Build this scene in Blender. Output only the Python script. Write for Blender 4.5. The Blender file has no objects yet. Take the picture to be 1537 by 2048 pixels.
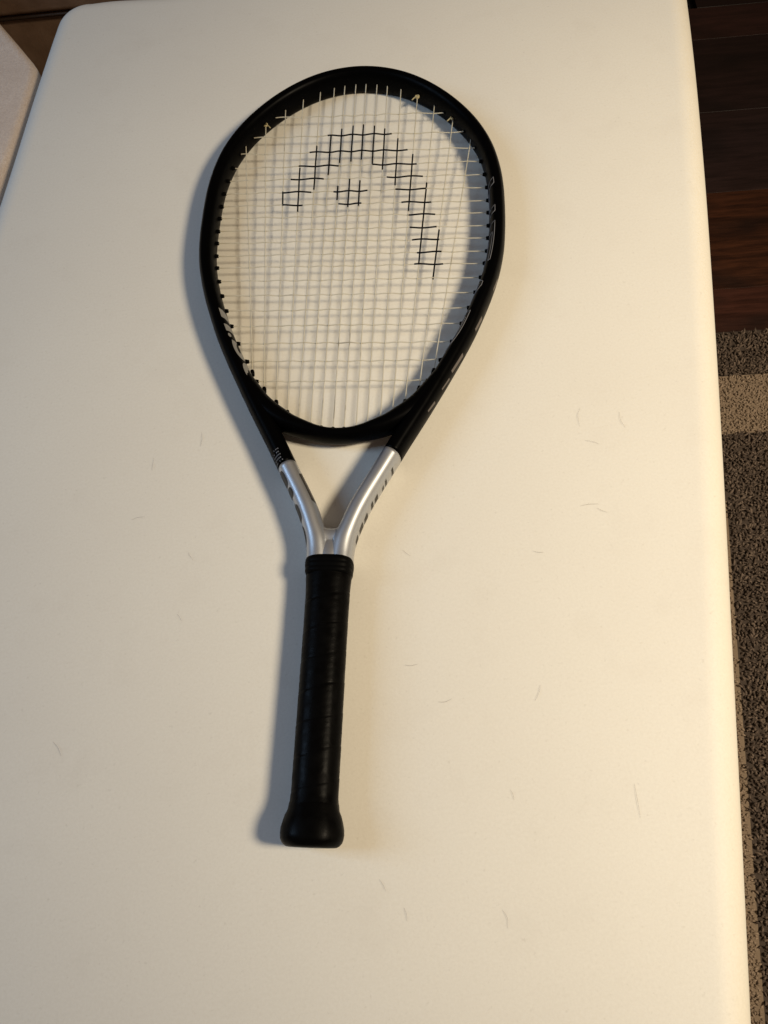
import bpy, bmesh, math, random
from mathutils import Vector, Matrix
random.seed(7)
sc = bpy.context.scene
COL = sc.collection

# ------------------------------------------------------------------ camera
TOP = 0.45                      # height of the ottoman's top above the floor (m)
F, PITCH, ROLL, CAMH = 1622.0, math.radians(23.21), math.radians(-10.08), 0.5805
cam = bpy.data.cameras.new("camera"); camo = bpy.data.objects.new("camera", cam); COL.objects.link(camo)
cam.sensor_fit = 'HORIZONTAL'; cam.sensor_width = 36.0; cam.lens = 36.0 * F / 1537.0
cam.clip_start = 0.02; cam.clip_end = 60
r0 = Vector((1, 0, 0)); u0 = Vector((0, math.cos(PITCH), math.sin(PITCH))); fw = Vector((0, math.sin(PITCH), -math.cos(PITCH)))
R = r0 * math.cos(ROLL) + u0 * math.sin(ROLL); U = u0 * math.cos(ROLL) - r0 * math.sin(ROLL)
camo.matrix_world = Matrix(((R.x, U.x, -fw.x, 0), (R.y, U.y, -fw.y, 0), (R.z, U.z, -fw.z, TOP + CAMH), (0, 0, 0, 1)))
sc.camera = camo
sc.render.resolution_x = 768; sc.render.resolution_y = 1024

# ------------------------------------------------------------------ light: dim room, warm lamp on the right, tall cool window on the left
w = bpy.data.worlds.new("World"); sc.world = w; w.use_nodes = True
bg = w.node_tree.nodes["Background"]; bg.inputs[0].default_value = (1.0, 0.62, 0.42, 1); bg.inputs[1].default_value = 0.08
def lamp(name, kind, loc, energy, color, target=None, **kw):
    l = bpy.data.lights.new(name, kind); l.energy = energy; l.color = color
    for k, v in kw.items(): setattr(l, k, v)
    o = bpy.data.objects.new(name, l); COL.objects.link(o); o.location = loc
    if target is not None:
        o.rotation_euler = (Vector(target) - Vector(loc)).to_track_quat('-Z', 'Y').to_euler()
    return o
lamp("warm_lamp", 'SPOT', (1.28, -0.29, TOP + 1.54), 212, (1.0, 0.84, 0.61), target=(0.57, 0.15, TOP), shadow_soft_size=0.19, spot_size=math.radians(61.5), spot_blend=1.0)
lamp("window_light", 'AREA', (-2.3, 0.66, TOP + 1.85), 29, (0.47, 0.70, 1.0), target=(-0.05, 0.3, TOP), shape='RECTANGLE', size=0.7, size_y=1.5)
sc.view_settings.view_transform = 'Standard'; sc.view_settings.look = 'None'
sc.view_settings.exposure = 0.0; sc.view_settings.gamma = 1.0; sc.view_settings.use_curve_mapping = False

# ------------------------------------------------------------------ materials
def new_mat(name):
    m = bpy.data.materials.new(name); m.use_nodes = True
    nt = m.node_tree; return m, nt, nt.nodes["Principled BSDF"]
def setp(b, **kw):
    names = {'color': 'Base Color', 'rough': 'Roughness', 'metal': 'Metallic', 'spec': 'Specular IOR Level', 'coat': 'Coat Weight', 'coat_rough': 'Coat Roughness',
             'sheen': 'Sheen Weight', 'trans': 'Transmission Weight', 'sss': 'Subsurface Weight'}
    for k, v in kw.items():
        i = b.inputs[names[k]]
        i.default_value = (v[0], v[1], v[2], 1) if isinstance(v, (tuple, list)) else v
def coords(nt, scale=(1, 1, 1)):
    tc = nt.nodes.new('ShaderNodeTexCoord'); mp = nt.nodes.new('ShaderNodeMapping'); mp.inputs['Scale'].default_value = scale
    nt.links.new(tc.outputs['Object'], mp.inputs[0]); return mp.outputs[0]
def noise(nt, vec, scale, detail=3, rough=0.5):
    n = nt.nodes.new('ShaderNodeTexNoise'); n.inputs['Scale'].default_value = scale; n.inputs['Detail'].default_value = detail; n.inputs['Roughness'].default_value = rough
    nt.links.new(vec, n.inputs['Vector']); return n.outputs['Fac']
def ramp(nt, fac, stops):
    r = nt.nodes.new('ShaderNodeValToRGB'); e = r.color_ramp.elements
    while len(e) < len(stops): e.new(0.5)
    for k, (p, c) in enumerate(stops):
        e[k].position = p; e[k].color = (c[0], c[1], c[2], 1) if isinstance(c, (tuple, list)) else (c, c, c, 1)
    nt.links.new(fac, r.inputs[0]); return r.outputs[0]
def mixc(nt, fac, a, b, mode='MIX'):
    m = nt.nodes.new('ShaderNodeMix'); m.data_type = 'RGBA'; m.blend_type = mode
    for sock, v in ((m.inputs[0], fac), (m.inputs[6], a), (m.inputs[7], b)):
        if isinstance(v, (int, float)): sock.default_value = v
        elif isinstance(v, tuple): sock.default_value = (v[0], v[1], v[2], 1)
        else: nt.links.new(v, sock)
    return m.outputs[2]
def bump(nt, b, h, strength, dist):
    n = nt.nodes.new('ShaderNodeBump'); n.inputs['Strength'].default_value = strength; n.inputs['Distance'].default_value = dist
    nt.links.new(h, n.inputs['Height']); nt.links.new(n.outputs[0], b.inputs['Normal'])

def mat_plain(name, color, rough=0.5, **kw):
    m, nt, b = new_mat(name); setp(b, color=color, rough=rough, **kw); return m

# cream ottoman leatherette
M_CREAM, nt, b = new_mat("cream_leatherette"); setp(b, rough=0.55, spec=0.22)
v = coords(nt)
c1 = ramp(nt, noise(nt, v, 5.0, 4), [(0.3, (0.76, 0.735, 0.665)), (0.7, (0.79, 0.77, 0.70))])
c2 = mixc(nt, ramp(nt, noise(nt, v, 26.0, 5, 0.65), [(0.54, 0), (0.78, 0.13)]), c1, (0.55, 0.50, 0.43))
c3 = mixc(nt, ramp(nt, noise(nt, v, 240.0, 2, 0.6), [(0.66, 0), (0.80, 0.22)]), c2, (0.42, 0.39, 0.34))
c4 = mixc(nt, ramp(nt, noise(nt, v, 480.0, 3, 0.7), [(0.35, 0.0), (0.75, 0.26)]), c3, (0.60, 0.57, 0.50))
nt.links.new(c4, b.inputs['Base Color'])
bump(nt, b, noise(nt, v, 420.0, 4, .7), 0.16, 0.0006)
# racket
M_BLACK, nt, b = new_mat("black_paint"); setp(b, color=(0.0010, 0.0010, 0.0011), spec=0.03)
v = coords(nt); nt.links.new(ramp(nt, noise(nt, v, 90, 3), [(0.3, 0.30), (0.7, 0.42)]), b.inputs['Roughness'])
M_RUBBER = mat_plain("black_rubber", (0.0015, 0.0015, 0.0015), 0.5, spec=0.04)
M_GRIP, nt, b = new_mat("black_grip"); setp(b, color=(0.0014, 0.0013, 0.0012), rough=0.36, spec=0.05)
v = coords(nt); h = noise(nt, v, 900, 3); bump(nt, b, h, 0.12, 0.0006)
nt.links.new(ramp(nt, noise(nt, v, 120, 4), [(0.3, 0.28), (0.7, 0.52)]), b.inputs['Roughness'])
M_SILVER, nt, b = new_mat("silver_paint"); setp(b, metal=0.75, spec=0.5, coat=0.55, coat_rough=0.14)
v = coords(nt)
nt.links.new(ramp(nt, noise(nt, v, 2500, 2), [(0.3, (0.40, 0.42, 0.45)), (0.7, (0.50, 0.52, 0.55))]), b.inputs['Base Color'])
nt.links.new(ramp(nt, noise(nt, v, 60, 3), [(0.3, 0.42), (0.7, 0.48)]), b.inputs['Roughness'])
M_GREY = mat_plain("grey_print", (0.22, 0.22, 0.215), 0.4, spec=0.3)
M_LINE = mat_plain("grey_outline_print", (0.17, 0.17, 0.18), 0.45, spec=0.3)
M_DARKPRINT = mat_plain("dark_print", (0.020, 0.018, 0.015), 0.45, spec=0.3)
M_WHITEPRINT = mat_plain("pale_print", (0.09, 0.075, 0.07), 0.4)
M_STENCIL = mat_plain("stencil_ink", (0.004, 0.004, 0.006), 0.6, spec=0.15)
M_STRING, nt, b = new_mat("nylon_string"); setp(b, rough=0.35, spec=0.45, trans=0.35)
v = coords(nt)
s1 = ramp(nt, noise(nt, v, 14, 2), [(0.35, (0.74, 0.70, 0.56)), (0.65, (0.80, 0.77, 0.66))])
s2 = mixc(nt, ramp(nt, noise(nt, v, 30, 4, 0.6), [(0.60, 0), (0.72, 0.5)]), s1, (0.12, 0.11, 0.09))
nt.links.new(s2, b.inputs['Base Color'])
M_KNOT = mat_plain("yellowed_nylon", (0.42, 0.36, 0.20), 0.4)
M_HAIR = mat_plain("hair", (0.13, 0.09, 0.065), 0.5)
# surroundings
M_PLUSH, nt, b = new_mat("beige_plush"); setp(b, rough=0.95, spec=0.1, sheen=0.2)
v = coords(nt, (1, 1, 1)); n1 = noise(nt, v, 520, 3, 0.7); n2 = noise(nt, v, 22, 3)
p1 = ramp(nt, n1, [(0.25, (0.60, 0.49, 0.41)), (0.75, (0.85, 0.73, 0.62))])
nt.links.new(mixc(nt, ramp(nt, n2, [(0.35, 0.0), (0.7, 0.35)]), p1, (0.52, 0.41, 0.33)), b.inputs['Base Color'])
bump(nt, b, n1, 0.8, 0.0015)
M_LEATHER, nt, b = new_mat("brown_leather"); setp(b, rough=0.5, spec=0.3)
v = coords(nt); nt.links.new(ramp(nt, noise(nt, v, 35, 5), [(0.3, (0.20, 0.125, 0.08)), (0.7, (0.29, 0.19, 0.13))]), b.inputs['Base Color'])
bump(nt, b, noise(nt, v, 300, 4), 0.3, 0.001)
def wood(name, ca, cb, rough):
    m, nt, b = new_mat(name); setp(b, spec=0.35)
    v = coords(nt, (1.6, 16, 16)); g = noise(nt, v, 7, 7, 0.65)
    c = ramp(nt, g, [(0.32, ca), (0.68, cb)])
    k = noise(nt, coords(nt, (3, 6, 6)), 2.2, 3)
    c = mixc(nt, ramp(nt, k, [(0.52, 0), (0.72, 0.85)]), c, (ca[0] * .5, ca[1] * .5, ca[2] * .5))
    nt.links.new(c, b.inputs['Base Color'])
    nt.links.new(ramp(nt, g, [(0.3, rough), (0.7, rough + .15)]), b.inputs['Roughness'])
    bump(nt, b, g, 0.3, 0.001); return m
M_WOODS = [wood("wood_red_brown", (0.014, 0.004, 0.002), (0.044, 0.012, 0.006), 0.35),
           wood("wood_orange_brown", (0.009, 0.0025, 0.001), (0.048, 0.014, 0.004), 0.35),
           wood("wood_black_brown", (0.008, 0.004, 0.0035), (0.020, 0.009, 0.008), 0.38),
           wood("wood_russet", (0.022, 0.009, 0.007), (0.048, 0.019, 0.015), 0.38)]
M_SUBFLOOR = mat_plain("subfloor", (0.004, 0.003, 0.003), 0.8)
def pile(name, dark, light):
    m, nt, b = new_mat(name); setp(b, rough=0.95, spec=0.05)
    a = nt.nodes.new('ShaderNodeAttribute'); a.attribute_name = 'tuft'
    nt.links.new(ramp(nt, a.outputs['Fac'], [(0.0, dark), (1.0, light)]), b.inputs['Base Color']); return m
M_PILE = pile("brown_pile", (0.070, 0.053, 0.043), (0.168, 0.129, 0.103))
M_PILE2 = pile("beige_pile", (0.20, 0.152, 0.112), (0.28, 0.215, 0.16))
M_BACKING = mat_plain("rug_backing", (0.045, 0.032, 0.024), 0.95)

# ------------------------------------------------------------------ object helpers
def mesh_obj(name, verts, faces, mat, parent=None, smooth=True, label=None, cat=None, kind=None, group=None):
    me = bpy.data.meshes.new(name); me.from_pydata([tuple(p) for p in verts], [], faces); me.update()
    if mat: me.materials.append(mat)
    if smooth: me.polygons.foreach_set('use_smooth', [True] * len(me.polygons))
    return link(name, me, parent, label, cat, kind, group)
def link(name, me, parent=None, label=None, cat=None, kind=None, group=None):
    o = bpy.data.objects.new(name, me); COL.objects.link(o); o.parent = parent
    for k, val in (('label', label), ('category', cat), ('kind', kind), ('group', group)):
        if val: o[k] = val
    return o
class MB:
    def __init__(s): s.v = []; s.f = []
    def add(s, v, f):
        n = len(s.v); s.v += [tuple(p) for p in v]; s.f += [tuple(i + n for i in q) for q in f]
    def rings(s, rings, cap0=True, cap1=True, closed=True):
        n = len(rings[0]); v = [p for r in rings for p in r]; f = []
        for k in range(len(rings) - 1):
            for i in range(n if closed else n - 1):
                j = (i + 1) % n; f.append((k * n + i, k * n + j, (k + 1) * n + j, (k + 1) * n + i))
        if cap0: f.append(tuple(reversed(range(n))))
        if cap1: f.append(tuple((len(rings) - 1) * n + i for i in range(n)))
        s.add(v, f)
    def tube(s, pts, r, n=8, taper=None):
        rings = []
        for k, p in enumerate(pts):
            p = Vector(p); a = Vector(pts[max(k - 1, 0)]); c = Vector(pts[min(k + 1, len(pts) - 1)])
            d = (c - a).normalized(); up = Vector((0, 0, 1)) if abs(d.z) < .9 else Vector((1, 0, 0))
            x = d.cross(up).normalized(); y = x.cross(d)
            rr = r if taper is None else r * taper[k]
            rings.append([p + (x * math.cos(t) + y * math.sin(t)) * rr for t in [2 * math.pi * i / n for i in range(n)]])
        s.rings(rings)
    def build(s, name, mat, parent=None, **kw):
        o = mesh_obj(name, s.v, s.f, mat, parent, **kw)
        bm = bmesh.new(); bm.from_mesh(o.data); bmesh.ops.recalc_face_normals(bm, faces=bm.faces); bm.to_mesh(o.data); bm.free()
        if kw.get('smooth', True): o.data.polygons.foreach_set('use_smooth', [True] * len(o.data.polygons))
        return o
def chaikin(p, n, closed=True):
    for _ in range(n):
        q = []
        m = len(p)
        for i in range(m if closed else m - 1):
            a, c = p[i], p[(i + 1) % m]
            q.append((a[0] * .78 + c[0] * .22, a[1] * .78 + c[1] * .22)); q.append((a[0] * .22 + c[0] * .78, a[1] * .22 + c[1] * .78))
        p = q
    return p
def catmull(P, per=8):
    out = []; n = len(P)
    for i in range(n - 1):
        p0, p1, p2, p3 = P[max(i - 1, 0)], P[i], P[i + 1], P[min(i + 2, n - 1)]
        for k in range(per):
            t = k / per
            out.append(tuple(.5 * (2 * b_ + (c_ - a_) * t + (2 * a_ - 5 * b_ + 4 * c_ - d_) * t * t + (3 * b_ - a_ - 3 * c_ + d_) * t ** 3) for a_, b_, c_, d_ in zip(p0, p1, p2, p3)))
    out.append(tuple(P[-1])); return out

# ------------------------------------------------------------------ frame of the ottoman (u across, v along), turned against the camera
A = math.radians(14.665)
def T(u, v, z=0.0):                      # ottoman frame in mm -> world in m
    u, v = u / 1000, v / 1000
    return Vector((math.cos(A) * u + math.sin(A) * v, -math.sin(A) * u + math.cos(A) * v, z))

# ------------------------------------------------------------------ floor, planks
mesh_obj('floor', [(-4, -4, -.012), (4, -4, -.012), (4, 4, -.012), (-4, 4, -.012)], [(0, 1, 2, 3)], M_SUBFLOOR, smooth=False, kind='structure')
FLOOR = bpy.data.objects['floor']
PA = math.radians(7.4)
def plank(v0, v1, ua, ub, mat):
    # boards run across; their edges are turned 7.4 degrees against the ottoman
    L = (ub - ua) / 1000; Wd = (v1 - v0 - 1.2) / 1000; e = .0003
    prof = [(0, -.010), (0, -e), (e, 0), (Wd - e, 0), (Wd, -e), (Wd, -.010)]
    mb = MB(); mb.rings([[(x, y, z) for (y, z) in prof] for x in (0, L)])
    o = mb.build('plank', mat, FLOOR, smooth=False)
    o.rotation_euler = (0, 0, PA - A)
    o.location = T(ua, v0 + (ua - 350) * math.tan(PA), 0)
for (v0, v1, ua, ub, m) in [(640, 823, -900, 1700, 0), (823, 1012, -900, 1600, 1), (1012, 1188, -1200, 1500, 2), (1188, 1364, -900, 1700, 2), (1364, 1446, -900, 1700, 3),
                            (1446, 1625, -1100, 358, 2), (1446, 1625, 361, 1500, 2), (1625, 1800, -900, 1700, 0), (1800, 1980, -900, 1700, 2),
                            (457, 640, -900, 1700, 2), (274, 457, -900, 1700, 0), (91, 274, -900, 1700, 2), (-92, 91, -900, 1700, 0), (-275, -92, -900, 1700, 2), (-458, -275, -900, 1700, 0)]:
    plank(v0, v1, ua, ub, M_WOODS[m])

# ------------------------------------------------------------------ rug with pile
def rugv(u, v): return T(u, v + (u - 350) * math.tan(PA) * max(0.0, min(1.0, (v + 300) / 900.0)))
ru0, ru1, rv0, rv1 = 215, 760, -420, 741
mb = MB()
ring = []
for (i, z) in ((0, .001), (0, .006), (3, .008)):
    ring.append([rugv(u, v) + Vector((0, 0, z)) for (u, v) in ((ru0 + i, rv0 + i), (ru1 - i, rv0 + i), (ru1 - i, rv1 - i), (ru0 + i, rv1 - i))])
mb.rings(ring)
RUG = mb.build('rug', M_BACKING, smooth=False, label='dark brown shaggy rug with beige stripes on the floor beside the ottoman', cat='rug')
def tufts(name, cells, step, rad, ht, mat):
    V = []; Fc = []; val = []
    for (ua, ub, va, vb) in cells:
        nu, nv = int((ub - ua) / step), int((vb - va) / step)
        for i in range(nu):
            for j in range(nv):
                p = rugv(ua + (i + random.random()) * step, va + (j + random.random()) * step)
                a = random.uniform(0, 6.283); l = random.uniform(.2, 1.1) * ht
                q = p + Vector((math.cos(a) * l, math.sin(a) * l, .007 + ht * random.uniform(.6, 1.15)))
                b0 = random.uniform(0, 6.283); n = len(V); c = random.random() ** 1.6
                mid = (p + q) * .5; mid.z = .007 + (q.z - .007) * .72
                for (cc, rr) in ((p + Vector((0, 0, .006)), rad), (mid, rad * 1.05)):
                    for k in range(3): V.append((cc.x + math.cos(b0 + k * 2.094) * rr, cc.y + math.sin(b0 + k * 2.094) * rr, cc.z))
                V.append(tuple(q)); 
                for k in range(3):
                    k2 = (k + 1) % 3; Fc.append((n + k, n + k2, n + 3 + k2, n + 3 + k)); Fc.append((n + 3 + k, n + 3 + k2, n + 6))
                val += [c] * 7
    o = mesh_obj(name, V, Fc, mat, RUG, kind='stuff')
    at = o.data.attributes.new('tuft', 'FLOAT', 'POINT'); at.data.foreach_set('value', val); return o
bandv = (575, 671)
tufts('pile', [(348, 640, -330, bandv[0] - 4), (348, 640, bandv[1] - 6, 736)], 3.5, .0017, .0075, M_PILE)
tufts('stripe_pile', [(256, 345, -330, 450), (290, 640, bandv[0] - 3, bandv[1] - 8)], 3.0, .0017, .0055, M_PILE2)

for (ua, ub, va, vb) in ((254, 346, -330, 470), (290, 640, bandv[0] - 4, bandv[1] - 7)):
    mb = MB(); mb.rings([[rugv(u, v) + Vector((0, 0, z)) for (u, v) in ((ua, va), (ub, va), (ub, vb), (ua, vb))] for z in (.0075, .0088)]); mb.build('stripe', mat_plain("beige_weave", (0.19, 0.145, 0.105), 0.95, spec=0.05), RUG, smooth=False)
# ------------------------------------------------------------------ padded slabs (ottoman, sofa cushions)
def offset(poly, d):
    n = len(poly); out = []
    for i in range(n):
        a, c = poly[i - 1], poly[(i + 1) % n]; t = Vector((c[0] - a[0], c[1] - a[1])).normalized()
        out.append((poly[i][0] - t.y * d, poly[i][1] + t.x * d))
    return out
def slab(name, poly, z0, z1, r, mat, parent=None, r0=None, bulge=0.0, **kw):
    # poly: counter-clockwise outline in mm in the ottoman frame
    r0 = r if r0 is None else r0; levels = []
    for k in range(7):
        t = math.pi / 2 * k / 6; levels.append((r0 * (1 - math.sin(t)), z0 + r0 * (1 - math.cos(t)) if k else z0))
    levels = [(r0 * (1 - math.sin(math.pi / 2 * k / 6)), z0 + r0 * (1 - math.cos(math.pi / 2 * k / 6))) for k in range(7)]
    levels += [(-bulge, (z0 + z1) / 2)] if bulge else []
    levels += [(r * (1 - math.cos(math.pi / 2 * k / 10)), z1 - r * (1 - math.sin(math.pi / 2 * k / 10))) for k in range(11)]
    levels += [(r + 3, z1)]
    mb = MB(); mb.rings([[T(u, v, z / 1000) for (u, v) in offset(poly, d)] for (d, z) in levels])
    return mb.build(name, mat, parent, **kw)
def round_corner(c, a0, a1, ru, rv, n=10):
    return [(c[0] + ru * math.cos(math.radians(a0 + (a1 - a0) * k / n)), c[1] + rv * math.sin(math.radians(a0 + (a1 - a0) * k / n))) for k in range(n + 1)]
right = catmull([(188, -440), (191, -260), (195, -79), (198, 53), (200, 157), (202.5, 277), (204.5, 417), (205.5, 580), (204.5, 710), (202.5, 800), (200, 870), (198.5, 930)], 6)
left = catmull([(-484, 785), (-482, 692), (-478, 560), (-476, 400), (-476, 200), (-478, -60), (-480, -440)], 6)
outline = right + round_corner((150.5, 934), 0, 80, 48, 42) + catmull([(110, 962), (50, 930), (-120, 882), (-300, 858), (-376, 849), (-420, 845.5), (-446, 841)], 6)[:-1] + round_corner((-446, 802), 90, 180, 38, 39) + left[1:] \
    + round_corner((-420, -445), 180, 270, 60, 60)[1:] + round_corner((128, -445), 270, 360, 60, 60)[:-1]
OTT = bpy.data.objects.new('ottoman', None); COL.objects.link(OTT); OTT.location = (0, 0, 0)
OTT['label'] = 'large cream padded ottoman with rounded edges under the tennis racket'; OTT['category'] = 'ottoman'
top = slab('padded_top', outline, TOP * 1000 - 130, TOP * 1000, 25, M_CREAM, OTT, r0=12, bulge=3)
slab('base', offset(outline, 22), 40, TOP * 1000 - 131, 6, M_CREAM, OTT, r0=6)
for (u, v) in ((-400, -400), (120, -400), (-400, 760), (120, 760)):
    mb = MB(); mb.rings([[T(u + r_ * math.cos(t), v + r_ * math.sin(t), z) for t in [k * math.pi / 8 for k in range(16)]] for (r_, z) in ((20, .001), (24, .006), (28, .0415))])
    mb.build('foot', M_RUBBER, OTT)

# plush sofa seat touching the ottoman's left side
pz = TOP * 1000 - 18
plush = [(-488, -420), (-488, 560), (-488.5, 640), (-490, 700), (-492, 732)] + [(-494, 744), (-498, 754), (-505, 763)] + [(-531, 792), (-565, 829), (-623, 892), (-682, 955)] + [(-700, 968), (-724, 974), (-750, 976)] + [(-1150, 976), (-1150, -420)]
SOFA = bpy.data.objects.new('plush_sofa', None); COL.objects.link(SOFA); SOFA['label'] = 'beige plush sofa seat touching the left side of the ottoman'; SOFA['category'] = 'sofa'
slab('seat_cushion', plush, pz - 150, pz, 9, M_PLUSH, SOFA, r0=15)
slab('base', offset(plush, 12), 20, pz - 152, 5, M_PLUSH, SOFA, r0=5)

# brown leather sofa behind the ottoman
LS = bpy.data.objects.new('leather_sofa', None); COL.objects.link(LS); LS['label'] = 'dark brown leather sofa behind the far end of the ottoman'; LS['category'] = 'sofa'
def lv(u, v): return (u, v + (u + 600) * math.tan(math.radians(8)))
seat = [lv(-1300, 948)] + [lv(u, 948) for u in (-1100, -900, -700, -500, -300, -100, 120)] + [lv(150, 975), lv(150, 1500), lv(-1300, 1500)]
slab('seat_cushion', seat, TOP * 1000 - 104, TOP * 1000 + 45, 28, M_LEATHER, LS, r0=9)
base = [lv(-1300, 955)] + [lv(u, 955) for u in (-1000, -600, -200, 120)] + [lv(145, 985), lv(145, 1495), lv(-1300, 1495)]
slab('front_panel', base, 30, TOP * 1000 - 109, 8, M_LEATHER, LS, r0=6)
mb = MB(); mb.tube([T(*lv(u, 951), TOP - .1065) for u in range(-1290, 121, 30)], .0022, 8); mb.build('piping', mat_plain("dark_piping", (0.03, 0.016, 0.009), 0.6), LS)

# ================================================================== tennis racket (local mm: x across, y butt to head, z up)
RK = bpy.data.objects.new('tennis_racket', None); COL.objects.link(RK)
RK['label'] = 'black and silver tennis racket lying on the cream ottoman'; RK['category'] = 'racket'
RK.location = (-0.0844, 0.0175, TOP); RK.rotation_euler = (0, 0, math.radians(-11.28))
def LZ(y): return 17.6 - 0.0066 * y              # height of the racket's mid plane above the ottoman
def L(x, y, z): return Vector((x / 1000, y / 1000, (z + LZ(y)) / 1000))

# centre line of the hoop and arms, with half width a and half height b
RS = [(8.7, 194, 8.9, 12.4), (8.9, 203, 8.9, 12.4), (10.4, 213, 8.7, 12.9), (14.2, 224, 8.0, 13.4), (19.3, 237.4, 8.1, 13.6), (25.6, 250.5, 7.9, 13.6), (32.7, 264, 7.8, 13.5), (40.9, 279.6, 7.8, 13.4), (50.0, 297, 7.8, 13.3),
      (60.1, 315.3, 7.7, 13.2), (70.2, 333.5, 7.3, 13.1), (81.5, 355.5, 7.3, 13.0), (92.5, 377.5, 7.2, 13.0), (102.0, 398.0, 7.1, 13.0), (109.5, 417.0, 7.0, 13.6), (116.2, 435.6, 7.0, 13.6), (121.4, 452.8, 7.0, 13.6), (125.3, 469.4, 7.0, 13.6),
      (127.8, 485.8, 7.0, 13.6), (129.0, 501.9, 7.0, 13.6), (129.5, 517.7, 7.0, 13.6), (129.5, 533.6, 7.0, 13.6), (129.1, 549.8, 7.0, 13.6), (127.7, 566.5, 7.0, 13.6), (124.8, 583.7, 7.0, 13.6), (120.1, 601.1, 7.0, 13.6), (113.0, 618.3, 7.0, 13.6),
      (103.5, 635.0, 7.0, 13.6), (91.7, 651.0, 7.0, 13.6), (77.7, 666.1, 7.0, 13.6), (61.3, 679.7, 7.0, 13.6), (42.6, 690.8, 7.0, 13.6), (21.9, 698.0, 7.0, 13.6), (0, 700.6, 7.0, 13.6)]
PATH = catmull(RS + [(-p[0],) + p[1:] for p in reversed(RS[:-1])], 10)
S = [0.0]
for a_, b_ in zip(PATH, PATH[1:]): S.append(S[-1] + math.hypot(b_[0] - a_[0], b_[1] - a_[1]))
def at(s):
    s = max(0.0, min(S[-1] - 1e-6, s)); lo, hi = 0, len(S) - 1
    while hi - lo > 1:
        m = (lo + hi) // 2
        if S[m] <= s: lo = m
        else: hi = m
    t = (s - S[lo]) / (S[hi] - S[lo]); p = [x + (y - x) * t for x, y in zip(PATH[lo], PATH[hi])]
    i, j = max(lo - 1, 0), min(hi + 1, len(S) - 1)
    d = Vector((PATH[j][0] - PATH[i][0], PATH[j][1] - PATH[i][1])).normalized()
    return p, (d.y, -d.x)                       # point, outward normal
def s_of(y, side):                              # arc length where the centre line reaches height y on one side
    best = min(range(len(S)), key=lambda k: abs(PATH[k][1] - y) + (1e6 if PATH[k][0] * side < 0 else 0)); return S[best]
def section(a, b, n=28, e=2.25):
    out = []
    for k in range(n):
        t = -2 * math.pi * k / n + math.pi / 2; c, d = math.cos(t), math.sin(t)
        out.append((a * math.copysign(abs(c) ** (2 / e), c), b * math.copysign(abs(d) ** (2 / e), d)))
    return out
def sweep(mb, s0, s1, step=3.0, cap=True):
    n = max(2, int((s1 - s0) / step)); rings = []
    for k in range(n + 1):
        p, nr = at(s0 + (s1 - s0) * k / n)
        rings.append([L(p[0] + nr[0] * o, p[1] + nr[1] * o, z) for (o, z) in section(p[2], p[3])])
    mb.rings(rings, cap, cap)
SR, SL = s_of(284.5, 1), s_of(272.5, -1)
mb = MB(); sweep(mb, SR, SL); FRAME = mb.build('frame', M_BLACK, RK)
# bridge across the throat
BR = [(0, 301.8, 5.4, 9.8), (10, 302.6, 5.4, 9.8), (20, 305.0, 5.8, 10.2), (30, 308.4, 6.8, 11), (39.5, 312.4, 7.6, 11.5), (48.5, 317.8, 8.4, 12), (57.3, 324.2, 8.8, 12.4), (64.5, 331.5, 8.4, 12.6), (71, 340.5, 7.8, 12.8), (78, 351, 7, 12.6), (85, 363.5, 5.0, 11.5), (90, 373.5, 2, 6)]
bp = catmull([(-p[0],) + p[1:] for p in reversed(BR[1:])] + BR, 8); rings = []
for k, p in enumerate(bp):
    a_, c_ = bp[max(k - 1, 0)], bp[min(k + 1, len(bp) - 1)]; d = Vector((c_[0] - a_[0], c_[1] - a_[1])).normalized()
    rings.append([L(p[0] + d.y * o, p[1] - d.x * o, z) for (o, z) in section(p[2], p[3])])
mb = MB(); mb.rings(rings); mb.build('throat_bridge', M_BLACK, RK)
# silver yoke: two arms and the web in the crotch
mb = MB(); sweep(mb, 0, SR, 2.0); sweep(mb, SL, S[-1], 2.0)
rings = []
for k in range(13):
    x = -11 + 22 * k / 12; yy = 214.5 + 2.2 * (x / 11) ** 2
    rings.append([L(x, yy + o, z) for (o, z) in section(7.5 + 1.5 * (x / 11) ** 2, 8.6 + 3.0 * (x / 11) ** 2)])
mb.rings(rings)
mb.rings([[L(o, y, z) for (o, z) in section(9.5, h)] for (y, h) in ((194, 12.1), (198, 11.9), (202, 11.3), (205, 10.5), (208, 9.4), (211, 8.0), (214, 6.2))]); YOKE = mb.build('yoke', M_SILVER, RK)

# ---- print on the frame: shapes laid on the surface by arc length and height
def surf(s, w, side, lift=.12):                 # w: 0 at the side of the tube, +1 its top, -1 its underside; side +1 outer wall, -1 inner wall
    p, nr = at(s); t = w * math.pi / 2; e = 2 / 2.25
    o = side * ((p[2] + lift) * abs(math.cos(t)) ** e); z = math.copysign((p[3] + lift) * abs(math.sin(t)) ** e, t)
    return L(p[0] + nr[0] * o, p[1] + nr[1] * o, z)
def patch(mb, quad, side, n=6, lift=.12):       # quad in (s, z): four corners
    v = []; f = []
    for i in range(n + 1):
        for j in range(n + 1):
            a, c = i / n, j / n
            s = (quad[0][0] * (1 - a) + quad[1][0] * a) * (1 - c) + (quad[3][0] * (1 - a) + quad[2][0] * a) * c
            z = (quad[0][1] * (1 - a) + quad[1][1] * a) * (1 - c) + (quad[3][1] * (1 - a) + quad[2][1] * a) * c
            v.append(surf(s, z, side, lift))
    for i in range(n):
        for j in range(n): k = i * (n + 1) + j; f.append((k, k + 1, k + n + 2, k + n + 1))
    mb.add(v, f)
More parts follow.
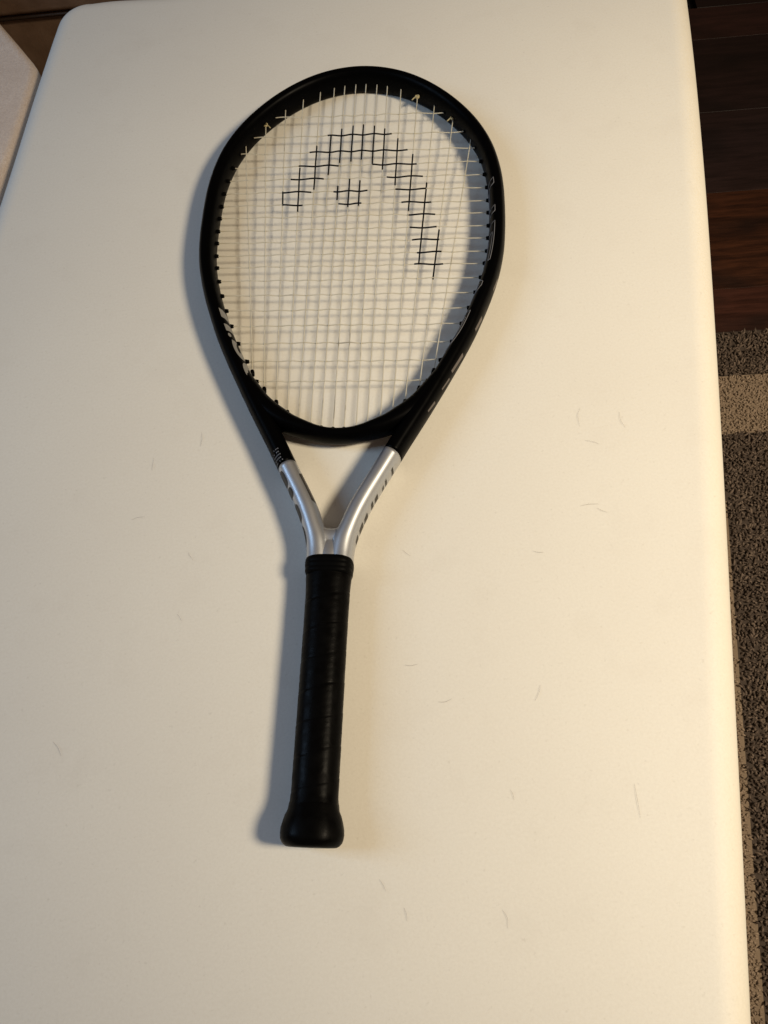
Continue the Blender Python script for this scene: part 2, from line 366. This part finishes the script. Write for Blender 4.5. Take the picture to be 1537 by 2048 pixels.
def text_mesh(txt, outline):
    cu = bpy.data.curves.new('t', 'FONT'); cu.body = txt; cu.size = 1.0; cu.resolution_u = 6; cu.offset = 0.0 if outline else 0.035
    if outline: cu.fill_mode = 'NONE'
    ob = bpy.data.objects.new('t', cu); COL.objects.link(ob); bpy.context.view_layer.update()
    dg = bpy.context.evaluated_depsgraph_get(); me = bpy.data.meshes.new_from_object(ob.evaluated_get(dg))
    V = [tuple(q.co) for q in me.vertices]; E = [tuple(e.vertices) for e in me.edges]; Fp = [tuple(p.vertices) for p in me.polygons]
    bpy.data.objects.remove(ob); bpy.data.curves.remove(cu); bpy.data.meshes.remove(me); return V, E, Fp
def glyph_box(V): return min(q[0] for q in V), max(q[0] for q in V), min(q[1] for q in V), max(q[1] for q in V)
# outlined lettering on the right inner wall, letter tops towards the camera: one letter per slot (top to bottom along the hoop)
for ch, ya, yb in (('H', 557, 512), ('E', 507, 456), ('A', 458, 413), ('D', 411, 371)):
    mb = MB(); sa, sb = s_of(ya, 1), s_of(yb, 1); V, E, Fp = text_mesh(ch, True); x0, x1, y0, y1 = glyph_box(V)
    for (i, j) in E:
        pts = []
        for k in range(9):
            x = V[i][0] + (V[j][0] - V[i][0]) * k / 8; y = V[i][1] + (V[j][1] - V[i][1]) * k / 8
            fy = (y - y0) / (y1 - y0); fx = (x - x0) / (x1 - x0) * .86 + .07 + (fy - .5) * -.14
            pts.append(surf(sa + (sb - sa) * fx, -.45 + 1.22 * fy, -1, .05))
        mb.tube(pts, .00034, 5)
    mb.build('letter', M_LINE, FRAME)
# solid lettering on the left inner wall, upside down seen from here (baselines up), read from top to bottom
for ch, ya, yb in (('T', 431, 397), ('i', 402, 394), ('.', 392, 387.5), ('S', 386, 366), ('6', 365, 345)):
    mb = MB(); sa, sb = s_of(ya, -1), s_of(yb, -1); V, E, Fp = text_mesh(ch, False)
    bm = bmesh.new(); me = bpy.data.meshes.new('t'); me.from_pydata(V, [], Fp); bm.from_mesh(me)
    bmesh.ops.triangulate(bm, faces=bm.faces); 
    for _ in range(2): bmesh.ops.subdivide_edges(bm, edges=[e for e in bm.edges if e.calc_length() > .12], cuts=1)
    bmesh.ops.triangulate(bm, faces=bm.faces)
    V = [tuple(q.co) for q in bm.verts]; bm.verts.index_update(); Fp = [tuple(q.index for q in p.verts) for p in bm.faces]; bm.free(); bpy.data.meshes.remove(me)
    x0, x1, y0, y1 = glyph_box(V)
    if ch == '.': y1 = y0 + (y1 - y0) * 5.5
    out = []
    for q in V:
        fx = (q[0] - x0) / (x1 - x0); fy = (q[1] - y0) / (y1 - y0); fx = fx + (fy) * .22
        out.append(surf(sa + (sb - sa) * fx, .76 - 1.2 * fy, -1, .16))
    mb.add(out, Fp); mb.build('letter', M_GREY, FRAME)
# pale slivers of print on the right outer wall
for ya, yb, wa, wb in ((452, 441, .10, .24), (414, 399, .16, .34), (378, 360, .20, .38), (356, 344, .18, .28), (334, 324, .20, .32)):
    mb = MB(); sa, sb = s_of(ya, 1), s_of(yb, 1); patch(mb, [(sa, wa - .1), (sb, wa), (sb, wb), (sa, wb - .06)], 1)
    mb.build('print_mark', M_WHITEPRINT, FRAME)
# small spec print on the left arm, just above the silver: too small to read
mb = MB()
for row in range(5):
    s_row = SL - 3.0 - row * 2.6; ww = .30
    while ww < .98:
        l = random.uniform(.025, .07)
        if random.random() < .74: patch(mb, [(s_row, ww), (s_row + random.uniform(.6, 1.1), ww), (s_row + .9, ww + l), (s_row, ww + l)], 1, 2)
        ww += l + random.uniform(.02, .04)
mb.build('fine_print', M_LINE, FRAME, kind='stuff')
# dark print on the silver arms: each visible piece of a letter
def blob(sa, sb, wa, wb, side, n=18, m=4):
    mb = MB(); c = ((sa + sb) / 2, (wa + wb) / 2); v = [surf(c[0], c[1], side, .16)]; f = []
    for j in range(1, m + 1):
        for k in range(n):
            t = 2 * math.pi * k / n; ss = math.copysign(abs(math.cos(t)) ** .7, math.cos(t)) * j / m; zs = math.copysign(abs(math.sin(t)) ** .8, math.sin(t)) * j / m
            v.append(surf(c[0] + (sb - sa) / 2 * ss, c[1] + (wb - wa) / 2 * zs, side, .16))
    for k in range(n):
        k2 = (k + 1) % n; f.append((0, 1 + k, 1 + k2))
        for j in range(m - 1): q = 1 + j * n; f.append((q + k, q + n + k, q + n + k2, q + k2))
    mb.add(v, f); mb.build('letter', M_DARKPRINT, YOKE)
for (ya, yb, wa, wb) in ((269.5, 257.5, .0, .60), (256, 247.5, .0, .62), (242.5, 228, -.05, .54), (225, 208, -.2, .42)):
    blob(s_of(ya, -1), s_of(yb, -1), wa, wb, 1)
for (ya, yb, wa, wb) in ((275.5, 271.5, -.1, .30), (266, 263.0, -.1, .24), (261, 259.0, -.1, .14), (252.5, 248.0, -.1, .20), (246.0, 243.0, -.1, .24), (238, 231, -.2, .18), (229.5, 222.0, -.3, .18), (219, 212, -.3, .14)):
    mb = MB(); s0_, s1_ = s_of(yb, 1), s_of(ya, 1); patch(mb, [(s0_, wa), (s1_ - .6, wa), (s1_, wb), (s0_ + 1.2, wb - .06)], 1); mb.build('letter', M_DARKPRINT, YOKE)
mb = MB(); sa, sb = s_of(262, -1), s_of(237, -1)
patch(mb, [(sa, .26), (sb, .26), (sb - 2, .56), (sa + 2, .58)], -1, 8)
mb.build('label_strip', M_DARKPRINT, YOKE)
mb = MB()
for k in range(15):
    s_ = sa + 5 + k * (sb - sa - 9) / 15
    if k in (6,): continue
    patch(mb, [(s_, .36), (s_ + .9, .36), (s_ + .7, .36 + random.uniform(.06, .14)), (s_, .48)], -1, 2, .22)
mb.build('fine_print', M_WHITEPRINT, YOKE, kind='stuff')

# ---- handle
def oct_ring(y, hw, hh, off=lambda t: 0.0, n2=2, c=.42):
    p = chaikin([(hw, c * hh), (hw, -c * hh), (c * hw * 1.1, -hh), (-c * hw * 1.1, -hh), (-hw, -c * hh), (-hw, c * hh), (-c * hw * 1.1, hh), (c * hw * 1.1, hh)], n2)
    out = []
    for (x, z) in p:
        t = math.atan2(z, x); r = math.hypot(x, z); k = 1 + off(t) / r
        out.append(L(x * k, y, z * k))
    return out
mb = MB(); rings = []
PITCHY = 21.5
for k in range(0, 521):
    y = 24 + (188 - 24) * k / 520
    hw = 15.75 + .55 * max(0, (y - 120) / 70) ** 2 + .9 * max(0, (y - 168) / 20) ** 2 + 1.0 * max(0, (34 - y) / 10) ** 2; hh = 13.6 + .3 * max(0, (y - 120) / 70) + 1.2 * max(0, (34 - y) / 10) ** 2
    def off(t, y=y):
        q = (y / PITCHY + t / (2 * math.pi) + .02 * math.sin(3 * t + y * .13)) % 1.0
        d = min(q, 1 - q)
        return .16 * (q - .5) - .16 * math.exp(-(d / .020) ** 2) + .04 * math.sin(y * .9 + 5 * t) * math.sin(y * .37)
    rings.append(oct_ring(y, hw, hh, off, 2))
mb.rings(rings); mb.build('grip', M_GRIP, RK)
mb = MB(); rings = []
for (y, hw, hh) in ((184.5, 15.5, 13.2), (185, 16.9, 14.2), (186.5, 17.4, 14.5), (188.4, 17.5, 14.6), (189, 17.2, 14.3), (189.6, 17.6, 14.7), (192.0, 17.9, 14.8), (192.6, 17.6, 14.5), (193.2, 17.9, 14.8), (195.4, 17.7, 14.7), (196.8, 17.1, 14.2), (197.6, 16.2, 13.4), (198.0, 15.2, 12.6), (198, 8, 7)):
    rings.append(oct_ring(y, hw, hh, n2=3, c=.56))
mb.rings(rings); mb.build('grip_collar', M_RUBBER, RK)
mb = MB(); rings = []
for (y, hw, hh) in ((29, 15.8, 13.6), (26.5, 16.4, 14.4), (23, 17.1, 15.0), (19.5, 18.5, 15.9), (16, 19.7, 16.7), (12, 20.6, 17.3), (8.5, 20.9, 17.5), (5.5, 20.6, 17.4), (3.4, 19.7, 16.6), (1.6, 18.2, 15.2), (.6, 16.6, 13.8), (.3, 15, 12.2), (0.1, 11, 9), (0, 5, 4)):
    rings.append(oct_ring(y, hw, hh, lambda t, y=y: .12 * math.sin(4 * t + y * .8), 3))
mb.rings(rings); mb.build('butt_cap', M_GRIP, RK)

# ---- strings: 16 mains fanning out from the throat, 19 crosses woven through them
MT = [(5.0, 682), (15.8, 680.5), (26.0, 678.5), (39.4, 674), (55.5, 666), (71.8, 653), (89.7, 638), (105.7, 607)]
MBt = [(4.4, 307.7), (14.0, 309), (22.8, 311.7), (33.0, 316), (42.5, 323.5), (52.4, 333), (63.5, 345.5), (75.0, 362)]
CY = [651.8, 626.3, 605.4, 588.0, 572.2, 556.6, 541.3, 527.1, 512.2, 498.4, 484.0, 470.8, 455.8, 440.1, 424.2, 408.2, 390.3, 372.4, 352.9]
mains = []
for k in range(16):
    sg, i = (-1, 7 - k) if k < 8 else (1, k - 8)
    mains.append(((sg * MBt[i][0], MBt[i][1]), (sg * MT[i][0], MT[i][1])))
def main_x(m, y): (xb, yb), (xt, yt) = mains[m]; return xb + (xt - xb) * (y - yb) / (yt - yb)
HULL = [(p[0], p[1]) for p in PATH if p[1] > 405]
def half_width(y):                              # centre line x of hoop at height y
    best = 0
    for a_, c_ in zip(PATH, PATH[1:]):
        if a_[0] > 0 and (a_[1] - y) * (c_[1] - y) <= 0 and a_[1] != c_[1] and y > 330:
            best = max(best, a_[0] + (c_[0] - a_[0]) * (y - a_[1]) / (c_[1] - a_[1]))
    return best
ZS = 0.2
def zmain(m, y):
    # weave: smooth alternation at every cross
    if y >= CY[0] or y <= CY[-1]: return ZS
    for c in range(len(CY) - 1):
        if CY[c] >= y >= CY[c + 1]:
            t = (CY[c] - y) / (CY[c] - CY[c + 1]); s0 = 1 if (c + m) % 2 else -1
            return ZS + .38 * s0 * math.cos(math.pi * t)
    return ZS
def zcross(c, x):
    xs = [main_x(m, CY[c]) for m in range(16)]
    if x <= xs[0] or x >= xs[-1]:
        e = 0 if x <= xs[0] else 15; d = abs(x - xs[e]); s0 = -1 if (c + e) % 2 else 1
        return ZS + .62 * s0 * math.exp(-(d / 6) ** 2)
    for m in range(15):
        if xs[m] <= x <= xs[m + 1]:
            t = (x - xs[m]) / (xs[m + 1] - xs[m]); s0 = -1 if (c + m) % 2 else 1
            return ZS + .62 * s0 * math.cos(math.pi * t)
    return ZS
SR_ = .00049
main_o, cross_o, grom = [], [], []
def main_pts(m, y0, y1, step=3.0):
    n = max(2, int(abs(y1 - y0) / step)); return [L(main_x(m, y0 + (y1 - y0) * k / n), y0 + (y1 - y0) * k / n, zmain(m, y0 + (y1 - y0) * k / n)) for k in range(n + 1)]
jit = [random.uniform(-.7, .7) for _ in CY]
def cross_pts(c, x0, x1, step=2.4):
    n = max(2, int(abs(x1 - x0) / step)); return [L(x, CY[c] + .25 * math.sin(x * .05 + c), zcross(c, x)) for x in [x0 + (x1 - x0) * k / n for k in range(n + 1)]]
for m in range(16):
    (xb, yb), (xt, yt) = mains[m]
    mb = MB(); mb.tube(main_pts(m, yb - 3, yt + 12), SR_, 7); main_o.append(mb.build('string', M_STRING, RK))
    grom.append((xb, yb, math.atan2(xb - xt, yb - yt)))
for c, y in enumerate(CY):
    hw = half_width(y) - 1.5
    if y < 400: hw = half_width(y) - 3
    mb = MB(); mb.tube(cross_pts(c, -hw, hw), SR_, 7); cross_o.append(mb.build('string', M_STRING, RK))
# black stencil painted on the strings
SM = {2: [(557, 541)], 3: [(586.5, 533)], 4: [(613.5, 558.5)], 5: [(627, 576)], 6: [(634, 590.5), (562.5, 546)], 7: [(638, 592.5), (570.5, 537)], 8: [(639, 594), (569, 538.5)], 9: [(637, 589)], 10: [(632.5, 581)], 11: [(620, 562)], 12: [(599.5, 530.5)], 13: [(564, 472)], 14: [(509, 454.5)]}
for m, segs in SM.items():
    for ya, yb in segs:
        mb = MB(); mb.tube(main_pts(m, yb, ya), SR_ * 1.5, 7); mb.build('stencil_mark', M_STENCIL, main_o[m])
SCR = {1: [(-28.6, 32.5)], 2: [(-44.5, 48)], 3: [(-53.5, -14.5), (15.5, 56.8)], 4: [(-60, -29), (29.5, 62.8)], 5: [(-66, -39.5), (-19, 12.5), (38, 66)], 6: [(-65, -46.5), (-13.5, 7.5), (44, 70.8)], 7: [(49.5, 74.5)], 8: [(52, 76)], 9: [(54.5, 78.5)], 10: [(59, 80.5)], 11: [(57, 82)]}
for c, segs in SCR.items():
    for xa, xb in segs:
        mb = MB(); mb.tube(cross_pts(c, xa, xb), SR_ * 1.5, 7); mb.build('stencil_mark', M_STENCIL, cross_o[c])
# grommet collars poking out of the inner wall
mbg = MB()
def grommet_mesh():
    g = MB(); n = 10; rings = []
    for (x, r_) in ((-.003, .0019), (.0004, .0019), (.0009, .0017), (.0020, .0016), (.0024, .0013), (.0024, .0007)):
        rings.append([Vector((x, r_ * math.cos(2 * math.pi * k / n), r_ * math.sin(2 * math.pi * k / n))) for k in range(n)])
    g.rings(rings); o = g.build('grommet', M_RUBBER, RK); return o
g0 = grommet_mesh(); first = True
def put_grommet(pos, direction):
    global first
    o = g0 if first else g0.copy()
    if not first: COL.objects.link(o)
    first = False; o.parent = RK; o.location = pos; o.rotation_euler = (0, 0, direction)
for m in range(16):
    (xb, yb), (xt, yt) = mains[m]; put_grommet(L(xb, yb - .4, ZS), math.atan2(yt - yb, xt - xb))
for c, y in enumerate(CY):
    for sg in (1, -1):
        hw = half_width(y)
        # inner wall along the cross: centre line minus the slanted half width
        s_ = s_of(y, sg); p, nr = at(s_); x_in = hw - p[2] / max(.45, abs(nr[0]))
        if y < 380: x_in -= .6
        put_grommet(L(sg * (x_in - (.2 if y < 590 else -1.6)), y, ZS), math.pi if sg > 0 else 0)
# tie-off knots
for (x, y, sg) in ((-90.0, 641.5, 1), (55.6, 672.5, -1), (89.5, 643, -1)):
    mb = MB(); pts = []
    for k in range(29):
        t = k / 28 * 4 * math.pi; pts.append(L(x + 1.7 * math.cos(t) + .25 * math.sin(2.3 * t), y + 1.5 * math.sin(t), ZS + 1.3 + .6 * math.sin(1.5 * t + .5)))
    pts += [L(x + sg * (2.2 + .9 * k), y - .4 - 1.0 * k, ZS + 1.1 - .15 * k) for k in range(4)]
    mb.tube(pts, .00060, 6); mb.build('string_knot', M_KNOT, RK)

# ------------------------------------------------------------------ stray hairs on the ottoman
HAIRS = [([(171, 309), (167, 302), (166, 292)], 'curved dark hair on the ottoman level with the right throat, upper of a small cluster'),
         ([(200, 299), (199, 291), (201, 284)], 'short dark hair near the right edge of the ottoman, right of the racket throat'),
         ([(167, 279), (172, 277), (177, 274)], 'tiny slanting hair just below the curved hair right of the racket'),
         ([(149, 225), (156, 225), (163, 224)], 'straight level hair on the ottoman right of the silver yoke'),
         ([(161, 221), (164, 218), (168, 216)], 'faint bent hair touching the straight level hair right of the yoke'),
         ([(-199, 280), (-194, 281), (-188, 281)], 'dark level hair on the ottoman left of the silver yoke'),
         ([(-155, 244), (-154, 241), (-152, 237)], 'tiny dark hair on the ottoman left of the grip collar'),
         ([(-167, 196), (-165, 193), (-164, 190)], 'tiny slanting hair on the ottoman left of the grip'),
         ([(133, 22), (132, 12), (131, 1)], 'long thin hair at the lower right of the ottoman'),
         ([(51, 32), (52, 29), (52, 25)], 'short upright hair on the ottoman right of the butt cap'),
         ([(-32, -27), (-31, -31), (-31.5, -35)], 'thin hair on the ottoman below the butt cap, lower of two'),
         ([(-45, -8), (-43, -12), (-42, -16)], 'thin hair on the ottoman below the butt cap, upper of two'),
         ([(9, 215), (11, 212), (14, 209)], 'fine slanting hair just right of the grip collar'),
         ([(-139, 335), (-137, 341), (-137, 348)], 'dark upright hair left of the racket throat in line with the bridge'),
         ([(-178, 332), (-179, 326), (-180, 321)], 'small hair farther left of the racket throat'),
         ([(105, 196), (109, 194), (113, 193.5)], 'faint level hair on the ottoman between the grip and the right edge')]
HAIRS += [([(-5, 128), (0, 126.5), (5, 127)], 'faint level hair just right of the middle of the grip'),
          ([(14, 98), (19, 97), (24, 98.5)], 'faint level hair right of the lower grip, above the shorter upright one'),
          ([(81, 87), (85, 92), (87, 97)], 'faint slanting hair on the ottoman to the right of the lower grip'),
          ([(30, -38), (32, -43), (31, -49)], 'faint upright hair at the bottom, right of the two below the butt cap'),
          ([(-262, 118), (-258, 113), (-256, 107)], 'faint slanting hair on the ottoman far left of the grip')]
for (p, lab) in HAIRS:
    q = catmull([(a / 1000, c / 1000) for a, c in p], 6); n = len(q)
    mb = MB(); mb.tube([(a, c, TOP + .0004 + .0006 * math.sin(math.pi * k / (n - 1))) for k, (a, c) in enumerate(q)], .00006, 5, [.5 + .5 * math.sin(math.pi * k / (n - 1)) for k in range(n)])
    mb.build('stray_hair', M_HAIR, None, label=lab, cat='hair', group='stray hairs on the ottoman')
